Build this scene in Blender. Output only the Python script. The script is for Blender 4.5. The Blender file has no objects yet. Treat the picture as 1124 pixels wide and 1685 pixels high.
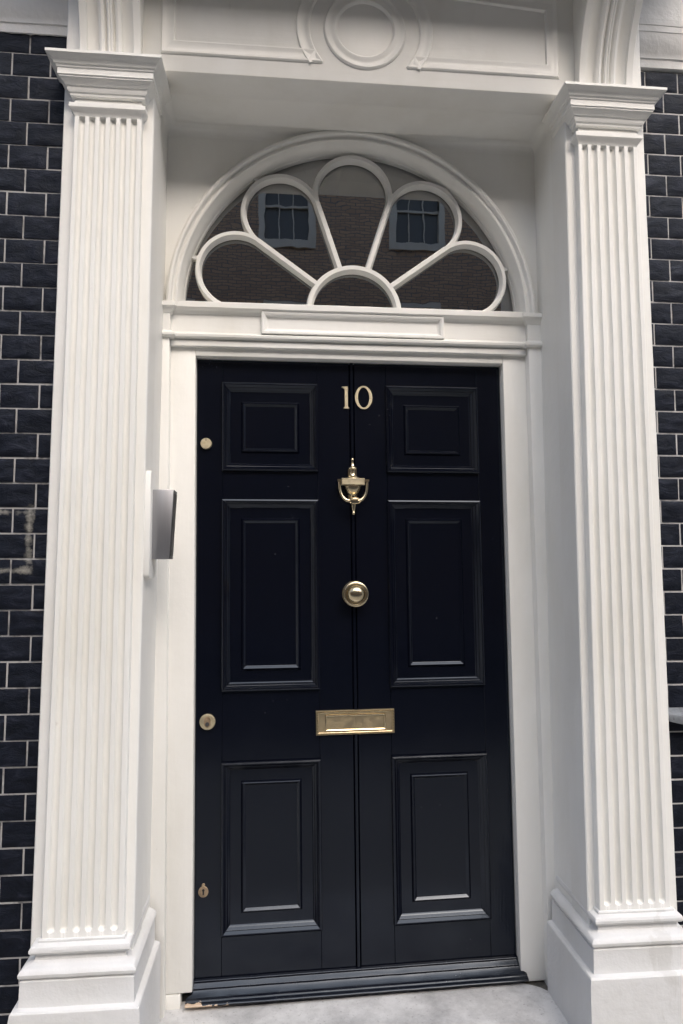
import bpy, bmesh, math, random
from mathutils import Vector, Matrix, noise
random.seed(7)
S = bpy.context.scene
PI = math.pi
# ------------------------------------------------------------------ camera
cam = bpy.data.cameras.new('camera'); co = bpy.data.objects.new('camera', cam); S.collection.objects.link(co)
cam.sensor_fit = 'VERTICAL'; cam.sensor_height = 36.0; cam.lens = 1122.47/1685*36.0
cam.clip_start = 0.05; cam.clip_end = 500
yaw, pitch, roll = (math.radians(a) for a in (5.10724, 4.4459, -0.034))
fwd = Vector((math.sin(yaw)*math.cos(pitch), math.cos(yaw)*math.cos(pitch), math.sin(pitch)))
rt = Vector((math.cos(yaw), -math.sin(yaw), 0)); up = rt.cross(fwd)
r2 = math.cos(roll)*rt + math.sin(roll)*up; u2 = -math.sin(roll)*rt + math.cos(roll)*up
M = Matrix.Identity(4)
for i in range(3):
    M[i][0], M[i][1], M[i][2] = r2[i], u2[i], -fwd[i]
M[0][3], M[1][3], M[2][3] = -0.2392, -2.1998, 1.3802
co.matrix_world = M
S.camera = co
# ------------------------------------------------------------------ light
SUN_EL, SUN_AZ = 42, 162          # azimuth clockwise from +y (the wall faces 180): veiled sun, up to the right
W = bpy.data.worlds.new('World'); S.world = W; W.use_nodes = True
nt = W.node_tree; bg = nt.nodes['Background']
sky = nt.nodes.new('ShaderNodeTexSky'); sky.sky_type = 'NISHITA'; sky.sun_disc = False
sky.sun_elevation = math.radians(SUN_EL); sky.sun_rotation = math.radians(SUN_AZ)
sky.air_density = 0.65; sky.dust_density = 4.0; sky.ozone_density = 0.3
nt.links.new(sky.outputs[0], bg.inputs[0]); bg.inputs[1].default_value = 0.15
sl = bpy.data.lights.new('sun', 'SUN'); sl.energy = 1.0; sl.angle = math.radians(80); sl.color = (0.86, 0.95, 1.0)
so = bpy.data.objects.new('sun', sl); S.collection.objects.link(so)
az, el = math.radians(SUN_AZ), math.radians(SUN_EL)
sd = Vector((math.sin(az)*math.cos(el), math.cos(az)*math.cos(el), math.sin(el)))
so.rotation_euler = sd.to_track_quat('Z', 'Y').to_euler(); so.location = (6, -8, 30)
S.view_settings.view_transform = 'Standard'; S.view_settings.look = 'None'
S.view_settings.exposure = 1.2; S.view_settings.gamma = 1
S.view_settings.use_curve_mapping = False
try: S.cycles.max_bounces = 10; S.cycles.diffuse_bounces = 5; S.cycles.glossy_bounces = 5; S.cycles.transparent_max_bounces = 12
except Exception: pass

# ------------------------------------------------------------------ materials
def mat(name):
    m = bpy.data.materials.new(name); m.use_nodes = True
    return m, m.node_tree, m.node_tree.nodes['Principled BSDF']
def nd(t, kind, **kw):
    n = t.nodes.new(kind)
    for k, v in kw.items():
        if k in n.inputs: n.inputs[k].default_value = v
        else: setattr(n, k, v)
    return n
def coords(t, scale=(1, 1, 1)):
    tc = t.nodes.new('ShaderNodeTexCoord'); mp = t.nodes.new('ShaderNodeMapping')
    mp.inputs['Scale'].default_value = scale
    t.links.new(tc.outputs['Object'], mp.inputs['Vector']); return mp.outputs[0]
def ramp(t, src, stops):
    r = t.nodes.new('ShaderNodeValToRGB'); e = r.color_ramp.elements
    while len(e) < len(stops): e.new(0.5)
    for el_, (p, c) in zip(e, stops): el_.position = p; el_.color = (*c, 1) if len(c) == 3 else c
    t.links.new(src, r.inputs[0]); return r.outputs[0]
def mixc(t, f, a, b, mode='MIX'):
    n = t.nodes.new('ShaderNodeMix'); n.data_type = 'RGBA'; n.blend_type = mode
    for sock, v in ((0, f), (6, a), (7, b)):
        if hasattr(v, 'links'): t.links.new(v, n.inputs[sock])
        else: n.inputs[sock].default_value = v if sock == 0 else (*v, 1)
    return n.outputs[2]
def bumps(t, bsdf, layers):
    prev = None
    for h, s, d in layers:
        b = t.nodes.new('ShaderNodeBump'); b.inputs['Strength'].default_value = s; b.inputs['Distance'].default_value = d
        t.links.new(h, b.inputs['Height'])
        if prev is not None: t.links.new(prev, b.inputs['Normal'])
        prev = b.outputs[0]
    t.links.new(prev, bsdf.inputs['Normal'])

def white_paint(name, col, rough=0.42, streak=(60, 60, 4), rough_bump=0.25):
    m, t, b = mat(name)
    n1 = nd(t, 'ShaderNodeTexNoise', Scale=3.0, Detail=6.0, Roughness=0.6); t.links.new(coords(t, (1, 1, 0.35)), n1.inputs['Vector'])
    n2 = nd(t, 'ShaderNodeTexNoise', Scale=1.0, Detail=3.0); t.links.new(coords(t, streak), n2.inputs['Vector'])
    n3 = nd(t, 'ShaderNodeTexNoise', Scale=26.0, Detail=4.0, Roughness=0.55); t.links.new(coords(t), n3.inputs['Vector'])
    n4 = nd(t, 'ShaderNodeTexNoise', Scale=14.0, Detail=8.0, Roughness=0.7); t.links.new(coords(t, (1, 1, 0.5)), n4.inputs['Vector'])
    dark = tuple(c*k for c, k in zip(col, (0.90, 0.89, 0.865)))
    c = ramp(t, n1.outputs[0], [(0.30, dark), (0.56, col)])
    spots = ramp(t, n4.outputs[0], [(0.69, (0, 0, 0)), (0.76, (1, 1, 1))])
    c = mixc(t, mixc(t, 0.35, (0, 0, 0), spots), c, (0.33, 0.29, 0.24))
    t.links.new(c, b.inputs['Base Color']); b.inputs['Roughness'].default_value = rough
    b.inputs['Specular IOR Level'].default_value = 0.4
    bumps(t, b, [(n2.outputs[0], 0.35, 0.0016), (n3.outputs[0], rough_bump*1.3, 0.004)])
    return m
PAINT = white_paint('white_paint', (0.825, 0.82, 0.785))
PAINTH = white_paint('white_paint_joinery', (0.825, 0.82, 0.785), 0.35, (6, 60, 60), 0.12)
RENDER = white_paint('white_render', (0.76, 0.76, 0.75), 0.7, (40, 40, 40), 0.9)
TAN = white_paint('tan_render', (0.52, 0.36, 0.17), 0.8)
CREAM = white_paint('cream_window_paint', (0.84, 0.72, 0.54), 0.5)
STONEW = white_paint('white_painted_stone', (0.70, 0.70, 0.69), 0.5, (20, 20, 20), 0.6)
def stained(m):        # a run of old water stain down the right-hand plinth
    t = m.node_tree; b = t.nodes['Principled BSDF']; old = b.inputs['Base Color'].links[0].from_socket
    g = t.nodes.new('ShaderNodeNewGeometry'); sp = t.nodes.new('ShaderNodeSeparateXYZ'); t.links.new(g.outputs['Position'], sp.inputs[0])
    n = nd(t, 'ShaderNodeTexNoise', Scale=14.0, Detail=6.0, Roughness=0.65)
    mp = t.nodes.new('ShaderNodeMapping'); mp.inputs['Scale'].default_value = (1.6, 1.6, 0.35); t.links.new(g.outputs['Position'], mp.inputs[0]); t.links.new(mp.outputs[0], n.inputs['Vector'])
    def mth(op, a, bb):
        k = t.nodes.new('ShaderNodeMath'); k.operation = op
        for i, v in enumerate((a, bb)):
            if hasattr(v, 'links'): t.links.new(v, k.inputs[i])
            else: k.inputs[i].default_value = v
        return k.outputs[0]
    d = mth('SUBTRACT', 0.055, mth('ABSOLUTE', mth('SUBTRACT', sp.outputs[0], 0.80), 0))
    v = mth('ADD', mth('MULTIPLY', d, 9.0), mth('MULTIPLY', mth('SUBTRACT', n.outputs[0], 0.52), 4.0))
    f = ramp(t, v, [(0.25, (0, 0, 0)), (0.55, (0.22, 0.22, 0.22))])
    t.links.new(mixc(t, f, old, (0.36, 0.345, 0.30)), b.inputs['Base Color'])
stained(STONEW)

def black_gloss(name, brush=(160, 160, 5)):
    m, t, b = mat(name)
    n1 = nd(t, 'ShaderNodeTexNoise', Scale=1.0, Detail=4.0, Roughness=0.6); t.links.new(coords(t, brush), n1.inputs['Vector'])
    n2 = nd(t, 'ShaderNodeTexNoise', Scale=9.0, Detail=3.0); t.links.new(coords(t, (1, 1, 0.4)), n2.inputs['Vector'])
    n3 = nd(t, 'ShaderNodeTexNoise', Scale=5.0, Detail=6.0, Roughness=0.7); t.links.new(coords(t), n3.inputs['Vector'])
    n4 = nd(t, 'ShaderNodeTexVoronoi', Scale=75.0); t.links.new(coords(t), n4.inputs['Vector'])
    fl = ramp(t, n4.outputs['Distance'], [(0.07, (1, 1, 1)), (0.12, (0, 0, 0))])
    gate = ramp(t, n3.outputs[0], [(0.60, (0, 0, 0)), (0.66, (1, 1, 1))])
    fleck = mixc(t, 1.0, fl, gate, 'MULTIPLY')
    c = mixc(t, fleck, (0.0026, 0.0034, 0.0075), (0.16, 0.165, 0.18))
    t.links.new(c, b.inputs['Base Color'])
    b.inputs['Specular Tint'].default_value = (0.80, 0.89, 1.0, 1)
    rr = ramp(t, n3.outputs[0], [(0.3, (0.11,)*3), (0.75, (0.22,)*3)])
    t.links.new(rr, b.inputs['Roughness'])
    b.inputs['Specular IOR Level'].default_value = 0.45
    bumps(t, b, [(n1.outputs[0], 0.22, 0.0008), (n2.outputs[0], 0.25, 0.003)])
    return m
DOORB = black_gloss('black_gloss_paint')

def worn_board():
    m = black_gloss('worn_black_gloss', (5, 150, 150)); t = m.node_tree; b = t.nodes['Principled BSDF']
    old = b.inputs['Base Color'].links[0].from_socket
    n = nd(t, 'ShaderNodeTexNoise', Scale=22.0, Detail=6.0, Roughness=0.65); t.links.new(coords(t, (0.55, 1, 1.6)), n.inputs['Vector'])
    tc = t.nodes.new('ShaderNodeNewGeometry'); sp = t.nodes.new('ShaderNodeSeparateXYZ'); t.links.new(tc.outputs['Position'], sp.inputs[0])
    def mth(op, a, bb):
        k = t.nodes.new('ShaderNodeMath'); k.operation = op
        for i, v in enumerate((a, bb)):
            if hasattr(v, 'links'): t.links.new(v, k.inputs[i])
            else: k.inputs[i].default_value = v
        return k.outputs[0]
    # chips along the bottom edge, thickest at the left end
    zrel = mth('SUBTRACT', sp.outputs[2], mth('MULTIPLY', sp.outputs[0], 0.0225))
    low = mth('SUBTRACT', 0.1085, zrel)
    lft = mth('MULTIPLY', mth('SUBTRACT', -0.37, sp.outputs[0]), 2.2)
    v = mth('ADD', mth('MULTIPLY', low, 22.0), mth('MINIMUM', lft, 0.22))
    v = mth('ADD', v, mth('MULTIPLY', mth('SUBTRACT', n.outputs[0], 0.60), 1.6))
    f = ramp(t, v, [(0.20, (0, 0, 0)), (0.22, (1, 1, 1))])
    lim = mth('LESS_THAN', zrel, 0.1070)
    f2 = mth('MULTIPLY', f, lim)
    t.links.new(mixc(t, f2, old, (0.50, 0.38, 0.27)), b.inputs['Base Color'])
    n5 = nd(t, 'ShaderNodeTexNoise', Scale=1.0, Detail=8.0, Roughness=0.75); t.links.new(coords(t, (35, 90, 90)), n5.inputs['Vector'])
    rr = ramp(t, n5.outputs[0], [(0.35, (0.14,)*3), (0.7, (0.32,)*3)]); t.links.new(rr, b.inputs['Roughness'])
    return m
BOARD = worn_board()

def brass(name, col, rough, var):
    m, t, b = mat(name)
    n = nd(t, 'ShaderNodeTexNoise', Scale=30.0, Detail=4.0, Roughness=0.55); t.links.new(coords(t), n.inputs['Vector'])
    c = ramp(t, n.outputs[0], [(0.32, tuple(x*var for x in col)), (0.6, col)])
    t.links.new(c, b.inputs['Base Color']); b.inputs['Metallic'].default_value = 1
    r = ramp(t, n.outputs[0], [(0.3, (rough*1.7,)*3), (0.65, (rough,)*3)]); t.links.new(r, b.inputs['Roughness'])
    return m
BRASS = brass('polished_brass', (0.78, 0.66, 0.44), 0.16, 0.7)
BRASSD = brass('dull_brass', (0.62, 0.51, 0.33), 0.36, 0.8)
SATIN = brass('satin_brass', (0.60, 0.53, 0.38), 0.46, 0.85)
BRONZE = brass('old_copper_brass', (0.58, 0.44, 0.30), 0.45, 0.5)
STEEL, t, b = mat('brushed_steel')
n = nd(t, 'ShaderNodeTexNoise', Scale=1.0, Detail=4.0); t.links.new(coords(t, (90, 90, 4)), n.inputs['Vector'])
t.links.new(ramp(t, n.outputs[0], [(0.3, (0.36, 0.36, 0.37)), (0.7, (0.41, 0.41, 0.43))]), b.inputs['Base Color'])
b.inputs['Metallic'].default_value = 1; b.inputs['Roughness'].default_value = 0.45
DARK, t, b = mat('dark_void'); b.inputs['Base Color'].default_value = (0.008, 0.008, 0.009, 1); b.inputs['Roughness'].default_value = 0.8
PANEL, t, b = mat('dark_steel_panel'); b.inputs['Base Color'].default_value = (0.12, 0.12, 0.125, 1); b.inputs['Metallic'].default_value = 0.8; b.inputs['Roughness'].default_value = 0.4
HALL, t, b = mat('hall_wall'); b.inputs['Base Color'].default_value = (0.06, 0.055, 0.05, 1); b.inputs['Roughness'].default_value = 0.9

def glass(name, ior, tint):
    m = bpy.data.materials.new(name); m.use_nodes = True; t = m.node_tree; t.nodes.clear()
    out = t.nodes.new('ShaderNodeOutputMaterial'); mx = t.nodes.new('ShaderNodeMixShader')
    tr = t.nodes.new('ShaderNodeBsdfTransparent'); tr.inputs[0].default_value = (*tint, 1)
    gl = t.nodes.new('ShaderNodeBsdfGlossy'); gl.inputs['Roughness'].default_value = 0.0; gl.inputs['Color'].default_value = (1, 1, 1, 1)
    lw = t.nodes.new('ShaderNodeLayerWeight'); pw = t.nodes.new('ShaderNodeMath'); pw.operation = 'POWER'; pw.inputs[1].default_value = 5
    t.links.new(lw.outputs['Facing'], pw.inputs[0])
    mr = t.nodes.new('ShaderNodeMapRange'); mr.inputs['To Min'].default_value = ior; mr.inputs['To Max'].default_value = 1.0
    t.links.new(pw.outputs[0], mr.inputs['Value']); fr = mr
    n = nd(t, 'ShaderNodeTexNoise', Scale=7.0, Detail=2.0); t.links.new(coords(t), n.inputs['Vector'])
    bp = t.nodes.new('ShaderNodeBump'); bp.inputs['Strength'].default_value = 0.12; bp.inputs['Distance'].default_value = 0.002
    t.links.new(n.outputs[0], bp.inputs['Height']); t.links.new(bp.outputs[0], gl.inputs['Normal'])
    t.links.new(fr.outputs[0], mx.inputs[0]); t.links.new(tr.outputs[0], mx.inputs[1]); t.links.new(gl.outputs[0], mx.inputs[2])
    t.links.new(mx.outputs[0], out.inputs[0]); return m
GLASS = glass('fanlight_glass', 0.34, (0.75, 0.78, 0.78))
GLASSW, t, b = mat('curtained_window_glass'); b.inputs['Base Color'].default_value = (0.20, 0.19, 0.165, 1); b.inputs['Roughness'].default_value = 0.25; b.inputs['Specular IOR Level'].default_value = 0.2

def brick_black(name, smear):
    m, t, b = mat(name)
    n1 = nd(t, 'ShaderNodeTexNoise', Scale=34.0, Detail=9.0, Roughness=0.72, Distortion=0.6); t.links.new(coords(t, (0.45, 1, 1)), n1.inputs['Vector'])
    n2 = nd(t, 'ShaderNodeTexNoise', Scale=7.0, Detail=4.0); t.links.new(coords(t), n2.inputs['Vector'])
    c = ramp(t, n1.outputs[0], [(0.34, (0.002, 0.0025, 0.005)), (0.54, (0.006, 0.0075, 0.014)), (0.76, (0.034, 0.038, 0.056))])
    if smear:
        tc = t.nodes.new('ShaderNodeNewGeometry'); sp = t.nodes.new('ShaderNodeSeparateXYZ')
        n3 = nd(t, 'ShaderNodeTexNoise', Scale=24.0, Detail=7.0, Roughness=0.7); t.links.new(tc.outputs['Position'], n3.inputs['Vector'])
        t.links.new(tc.outputs['Position'], sp.inputs[0])
        X, Z = sp.outputs[0], sp.outputs[2]
        def mth(op, a, bb=0.0):
            k = t.nodes.new('ShaderNodeMath'); k.operation = op
            for i, v in enumerate((a, bb)):
                if hasattr(v, 'links'): t.links.new(v, k.inputs[i])
                else: k.inputs[i].default_value = v
            return k.outputs[0]
        def bar(x0, x1, z0, z1):   # signed inside distance of a box
            dx = mth('MINIMUM', mth('SUBTRACT', X, x0), mth('SUBTRACT', x1, X))
            dz = mth('MINIMUM', mth('SUBTRACT', Z, z0), mth('SUBTRACT', z1, Z))
            return mth('MINIMUM', dx, dz)
        d = mth('MAXIMUM', bar(-0.935, -0.912, 1.385, 1.545), mth('MAXIMUM', bar(-1.03, -0.91, 1.355, 1.378), bar(-1.03, -0.915, 1.515, 1.535)))
        v = mth('ADD', mth('MULTIPLY', d, 26.0), mth('MULTIPLY', mth('SUBTRACT', n3.outputs[0], 0.5), 1.5))
        f = ramp(t, v, [(0.05, (0, 0, 0)), (0.5, (0.85, 0.85, 0.85))])
        c = mixc(t, f, c, (0.36, 0.345, 0.30))
    t.links.new(c, b.inputs['Base Color'])
    r = ramp(t, n2.outputs[0], [(0.3, (0.45,)*3), (0.7, (0.68,)*3)]); t.links.new(r, b.inputs['Roughness']); b.inputs['Specular IOR Level'].default_value = 0.22; b.inputs['Specular Tint'].default_value = (0.78, 0.87, 1.0, 1)
    bumps(t, b, [(n1.outputs[0], 0.9, 0.006)])
    return m
BRICKL = brick_black('black_painted_brick_with_smear', True)
BRICKR = brick_black('black_painted_brick', False)
def pointing(name, c0, c1):
    m, t, b = mat(name)
    n = nd(t, 'ShaderNodeTexNoise', Scale=12.0, Detail=6.0, Roughness=0.7); t.links.new(coords(t), n.inputs['Vector'])
    t.links.new(ramp(t, n.outputs[0], [(0.30, c0), (0.50, c1)]), b.inputs['Base Color']); b.inputs['Roughness'].default_value = 0.85
    return m
MORTARL = pointing('grey_pointing', (0.05, 0.05, 0.055), (0.42, 0.415, 0.41))
MORTAR, t, b = mat('white_pointing')
n = nd(t, 'ShaderNodeTexNoise', Scale=9.0, Detail=6.0, Roughness=0.7); t.links.new(coords(t), n.inputs['Vector'])
t.links.new(ramp(t, n.outputs[0], [(0.30, (0.16, 0.16, 0.165)), (0.52, (0.58, 0.57, 0.56))]), b.inputs['Base Color']); b.inputs['Roughness'].default_value = 0.85

def stone(name, a, bcol, scale, bump):
    m, t, b = mat(name)
    n1 = nd(t, 'ShaderNodeTexNoise', Scale=scale, Detail=9.0, Roughness=0.72); t.links.new(coords(t), n1.inputs['Vector'])
    n2 = nd(t, 'ShaderNodeTexNoise', Scale=140.0, Detail=3.0); t.links.new(coords(t), n2.inputs['Vector'])
    c = ramp(t, n1.outputs[0], [(0.34, a), (0.60, bcol)])
    c = mixc(t, ramp(t, n2.outputs[0], [(0.62, (0, 0, 0)), (0.72, (0.5, 0.5, 0.5))]), c, tuple(x*0.5 for x in a))
    t.links.new(c, b.inputs['Base Color']); b.inputs['Roughness'].default_value = 0.75
    bumps(t, b, [(n1.outputs[0], bump, 0.006), (n2.outputs[0], 0.3, 0.0015)])
    return m
STEP = stone('worn_step_stone', (0.34, 0.34, 0.345), (0.60, 0.60, 0.60), 6.0, 0.5)
DIRT = stone('dark_mortar_bed', (0.06, 0.058, 0.05), (0.16, 0.15, 0.13), 14.0, 0.8)
PAVE = stone('pavement_slabs', (0.31, 0.30, 0.275), (0.41, 0.395, 0.36), 2.0, 0.3)
ROAD = stone('asphalt', (0.045, 0.045, 0.047), (0.065, 0.065, 0.066), 12.0, 0.5)
LEAD = stone('grey_ledge_stone', (0.14, 0.15, 0.16), (0.28, 0.30, 0.32), 10.0, 0.5)

BROWN, t, b = mat('brown_brick')
tc = t.nodes.new('ShaderNodeTexCoord'); mp = t.nodes.new('ShaderNodeMapping'); mp.inputs['Rotation'].default_value = (PI/2, 0, 0)
t.links.new(tc.outputs['Object'], mp.inputs[0])
bt = t.nodes.new('ShaderNodeTexBrick'); t.links.new(mp.outputs[0], bt.inputs['Vector'])
bt.inputs['Scale'].default_value = 1; bt.inputs['Brick Width'].default_value = 0.225; bt.inputs['Row Height'].default_value = 0.075
bt.inputs['Mortar Size'].default_value = 0.010; bt.inputs['Color1'].default_value = (0.72, 0.46, 0.26, 1); bt.inputs['Color2'].default_value = (0.54, 0.335, 0.195, 1)
bt.inputs['Mortar'].default_value = (0.26, 0.215, 0.18, 1)
t.links.new(bt.outputs[0], b.inputs['Base Color']); b.inputs['Roughness'].default_value = 0.9

# ------------------------------------------------------------------ mesh helpers
KX = -0.0106
def lean(x, y, z):   # the old door and its frame have settled a little out of square
    x2 = x + KX*(z-1.1)
    z2 = z + x*0.022*max(0.0, 1-z/1.7)
    return x2, y, z2
ident = lambda x, y, z: (x, y, z)

class MB:
    def __init__(s, tf=ident): s.v = []; s.f = []; s.tf = tf; s.mi = []
    def vert(s, x, y, z): s.v.append(s.tf(x, y, z)); return len(s.v)-1
    def face(s, ids, m=0): s.f.append(tuple(ids)); s.mi.append(m)
    def box(s, x0, x1, y0, y1, z0, z1, m=0):
        i = [s.vert(x, y, z) for z in (z0, z1) for y in (y0, y1) for x in (x0, x1)]
        for q in ((0, 2, 3, 1), (4, 5, 7, 6), (0, 1, 5, 4), (2, 6, 7, 3), (0, 4, 6, 2), (1, 3, 7, 5)): s.face([i[k] for k in q], m)
    def hexa(s, pts, m=0):
        i = [s.vert(*p) for p in pts]
        for q in ((0, 2, 3, 1), (4, 5, 7, 6), (0, 1, 5, 4), (2, 6, 7, 3), (0, 4, 6, 2), (1, 3, 7, 5)): s.face([i[k] for k in q], m)
    def grid(s, rows, closed_u=False, m=0):
        ids = [[s.vert(*p) for p in r] for r in rows]
        for a, b in zip(ids, ids[1:]):
            n_ = len(a)
            for k in range(n_ if closed_u else n_-1):
                s.face((a[k], a[(k+1) % n_], b[(k+1) % n_], b[k]), m)
        return ids
    def sweep(s, pts, closed, prof, fmap, cap=False, m=0):
        """profile [(inset, height)] run along a 2-D outline with mitred corners (inset to the left)"""
        n_ = len(pts); mit = []
        for i in range(n_):
            p = Vector(pts[i]); a = Vector(pts[i-1]) if (closed or i) else None
            c = Vector(pts[(i+1) % n_]) if (closed or i < n_-1) else None
            ns = []
            if a is not None: d = (p-a).normalized(); ns.append(Vector((-d.y, d.x)))
            if c is not None: d = (c-p).normalized(); ns.append(Vector((-d.y, d.x)))
            mit.append(ns[0] if len(ns) == 1 else (ns[0]+ns[1])/max(0.62, 1+ns[0].dot(ns[1])))
        rows = [[fmap(p[0]+q.x*o, p[1]+q.y*o, h) for p, q in zip(pts, mit)] for o, h in prof]
        ids = s.grid(rows, closed, m)
        if cap and closed: s.face(ids[-1], m)
        if cap and not closed:
            s.face([r[0] for r in ids], m); s.face([r[-1] for r in ids][::-1], m)
        return ids
    def lathe(s, prof, centre, axis='z', seg=32, m=0, sy=1.0):
        rows = []
        for r, h in prof:
            row = []
            for k in range(seg):
                a = 2*PI*k/seg; c_, s_ = math.cos(a)*r, math.sin(a)*r
                if axis == 'z': row.append((centre[0]+c_, centre[1]+s_*sy, centre[2]+h))
                else: row.append((centre[0]+c_, centre[1]+h, centre[2]+s_))
            rows.append(row)
        ids = s.grid(rows, True, m)
        s.face(ids[0], m); s.face(ids[-1], m)
    def tube(s, path, rad, seg=12, flat=1.0):
        rows = []
        P = [Vector(p) for p in path]
        for i, p in enumerate(P):
            d = (P[min(i+1, len(P)-1)]-P[max(i-1, 0)]).normalized()
            a = Vector((0, 1, 0)); e = d.cross(a).normalized(); g = e.cross(d)
            r = rad[i] if isinstance(rad, (list, tuple)) else rad
            rows.append([tuple(p+e*(math.cos(2*PI*k/seg)*r)+g*(math.sin(2*PI*k/seg)*r*flat)) for k in range(seg)])
        ids = s.grid(rows, True); s.face(ids[0]); s.face(ids[-1])
    def ball(s, c, r, seg=8, ring=5, sc=(1, 1, 1)):
        rows = []
        for j in range(1, ring):
            t_ = PI*j/ring
            rows.append([(c[0]+math.sin(t_)*math.cos(2*PI*k/seg)*r*sc[0], c[1]+math.sin(t_)*math.sin(2*PI*k/seg)*r*sc[1], c[2]+math.cos(t_)*r*sc[2]) for k in range(seg)])
        ids = s.grid(rows, True); s.face(ids[0]); s.face(ids[-1])
    def build(s, name, mats, parent=None, bevel=0, seg=2, angle=0.55, loc=None, wob=0):
        me = bpy.data.meshes.new(name)
        o0 = Vector(loc) if loc is not None else (Vector(parent['base']) if parent is not None and 'base' in parent else Vector((0, 0, 0)))
        vs = [Vector(v) for v in s.v]
        me.from_pydata([tuple(v-o0) for v in vs], [], s.f)
        if not isinstance(mats, (list, tuple)): mats = [mats]
        for k in mats: me.materials.append(k)
        bm = bmesh.new(); bm.from_mesh(me)
        bm.faces.ensure_lookup_table()
        for f_, k in zip(bm.faces, s.mi): f_.material_index = k
        bmesh.ops.remove_doubles(bm, verts=bm.verts, dist=1e-6)
        bmesh.ops.recalc_face_normals(bm, faces=bm.faces)
        if bevel:
            es = [e for e in bm.edges if len(e.link_faces) == 2 and e.calc_face_angle(0) > 0.5]
            bmesh.ops.bevel(bm, geom=es, offset=bevel, segments=seg, profile=0.5, affect='EDGES', clamp_overlap=True)
        if wob:
            for v in bm.verts:
                q = (v.co+o0)
                v.co += Vector((noise.noise(q*7), noise.noise(q*7+Vector((9, 3, 1))), noise.noise(q*7+Vector((2, 8, 5)))))*wob
        for f_ in bm.faces: f_.smooth = True
        for e in bm.edges:
            if len(e.link_faces) == 2 and e.calc_face_angle(0) > angle: e.smooth = False
        bm.to_mesh(me); bm.free()
        o = bpy.data.objects.new(name, me); S.collection.objects.link(o)
        if parent is not None: o.parent = parent
        elif loc is not None: o.location = loc
        return o
BASES = {}
def thing(name, label, cat, loc, group=None):
    o = bpy.data.objects.new(name, None); S.collection.objects.link(o); o.location = loc
    o.empty_display_size = 0.1
    o['label'] = label; o['category'] = cat; o['base'] = tuple(loc)
    if group: o['group'] = group
    return o
def sub(parent_mesh_obj, mb, name, mats, root, **kw):     # a sub-part: child of a part that itself sits at its thing's base
    o = mb.build(name, mats, None, **kw, loc=root['base']); o.location = (0, 0, 0); o.parent = parent_mesh_obj
    return o
def tag(o, label, cat, group=None):
    o['label'] = label; o['category'] = cat
    if group: o['group'] = group
    return o
def rect(x0, x1, z0, z1): return [(x0, z0), (x1, z0), (x1, z1), (x0, z1)]      # anticlockwise: left normal points in
wall_map = lambda Y: (lambda a, b, h: (a, Y-h, b))                             # heights stand out towards the street

# ================================================================== SETTING
mb = MB(); mb.box(-60, 60, -3.2, 1.0, -0.5, -0.10); pv = mb.build('pavement', PAVE); pv['kind'] = 'structure'
mb = MB(); mb.box(-60, 60, -10.6, -3.2, -0.6, -0.22); rd = mb.build('road', ROAD); rd['kind'] = 'structure'
mb = MB(); mb.box(-60, 60, -16, -10.6, -0.5, -0.10); pv2 = mb.build('far_pavement', PAVE); pv2['kind'] = 'structure'
mb = MB(); mb.box(-250, 250, -250, 250, -0.9, -0.7); gr = mb.build('ground', ROAD); gr['kind'] = 'structure'
mb = MB()   # dark hallway behind the fanlight and door
for a in ((-1.0, 1.0, 3.0, 3.05, 0, 3.0), (-1.05, -1.0, 0.09, 3.05, 0, 3.0), (1.0, 1.05, 0.09, 3.05, 0, 3.0), (-1.05, 1.05, 0.09, 3.05, 3.0, 3.05), (-1.05, 1.05, 0.09, 3.05, 0.02, 0.06)): mb.box(*a)
hw = mb.build('hallway', HALL); hw['kind'] = 'structure'

# ---------------------------------------------------------------- building across the street
ob = thing('brick_building', 'tall brown brick building with white window surrounds across the street', 'building', (0, -13, 0))
YB = -13.0
wins = []
for zi in (8.72, 5.35, 2.0):
    for xi in (-9.0, -6.0, -2.93, -0.08, 2.85, 5.8, 8.8): wins.append((xi, zi, 1.32, 2.05 if zi > 3 else 2.3))
mb = MB()
xs = sorted({-45.0, 45.0} | {w[0]-w[2]/2+0.15 for w in wins} | {w[0]+w[2]/2-0.15 for w in wins})
zs = sorted({-0.1, 10.6} | {w[1]+0.17 for w in wins} | {w[1]+w[3]-0.1 for w in wins})
for i in range(len(xs)-1):
    for j in range(len(zs)-1):
        cx_, cz_ = (xs[i]+xs[i+1])/2, (zs[j]+zs[j+1])/2
        if any(abs(cx_-w[0]) < w[2]/2-0.15 and w[1]+0.17 < cz_ < w[1]+w[3]-0.1 for w in wins): continue
        ids = [mb.vert(x, YB, z) for x, z in ((xs[i], zs[j]), (xs[i+1], zs[j]), (xs[i+1], zs[j+1]), (xs[i], zs[j+1]))]; mb.face(ids)
mb.box(-45, 45, -20, -13.6, -0.1, 11.0)
mb.build('wall', BROWN, ob)
mb = MB(); mb.box(-45, 45, -20, -12.9, 10.55, 11.7); mb.build('parapet', TAN, ob)
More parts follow.
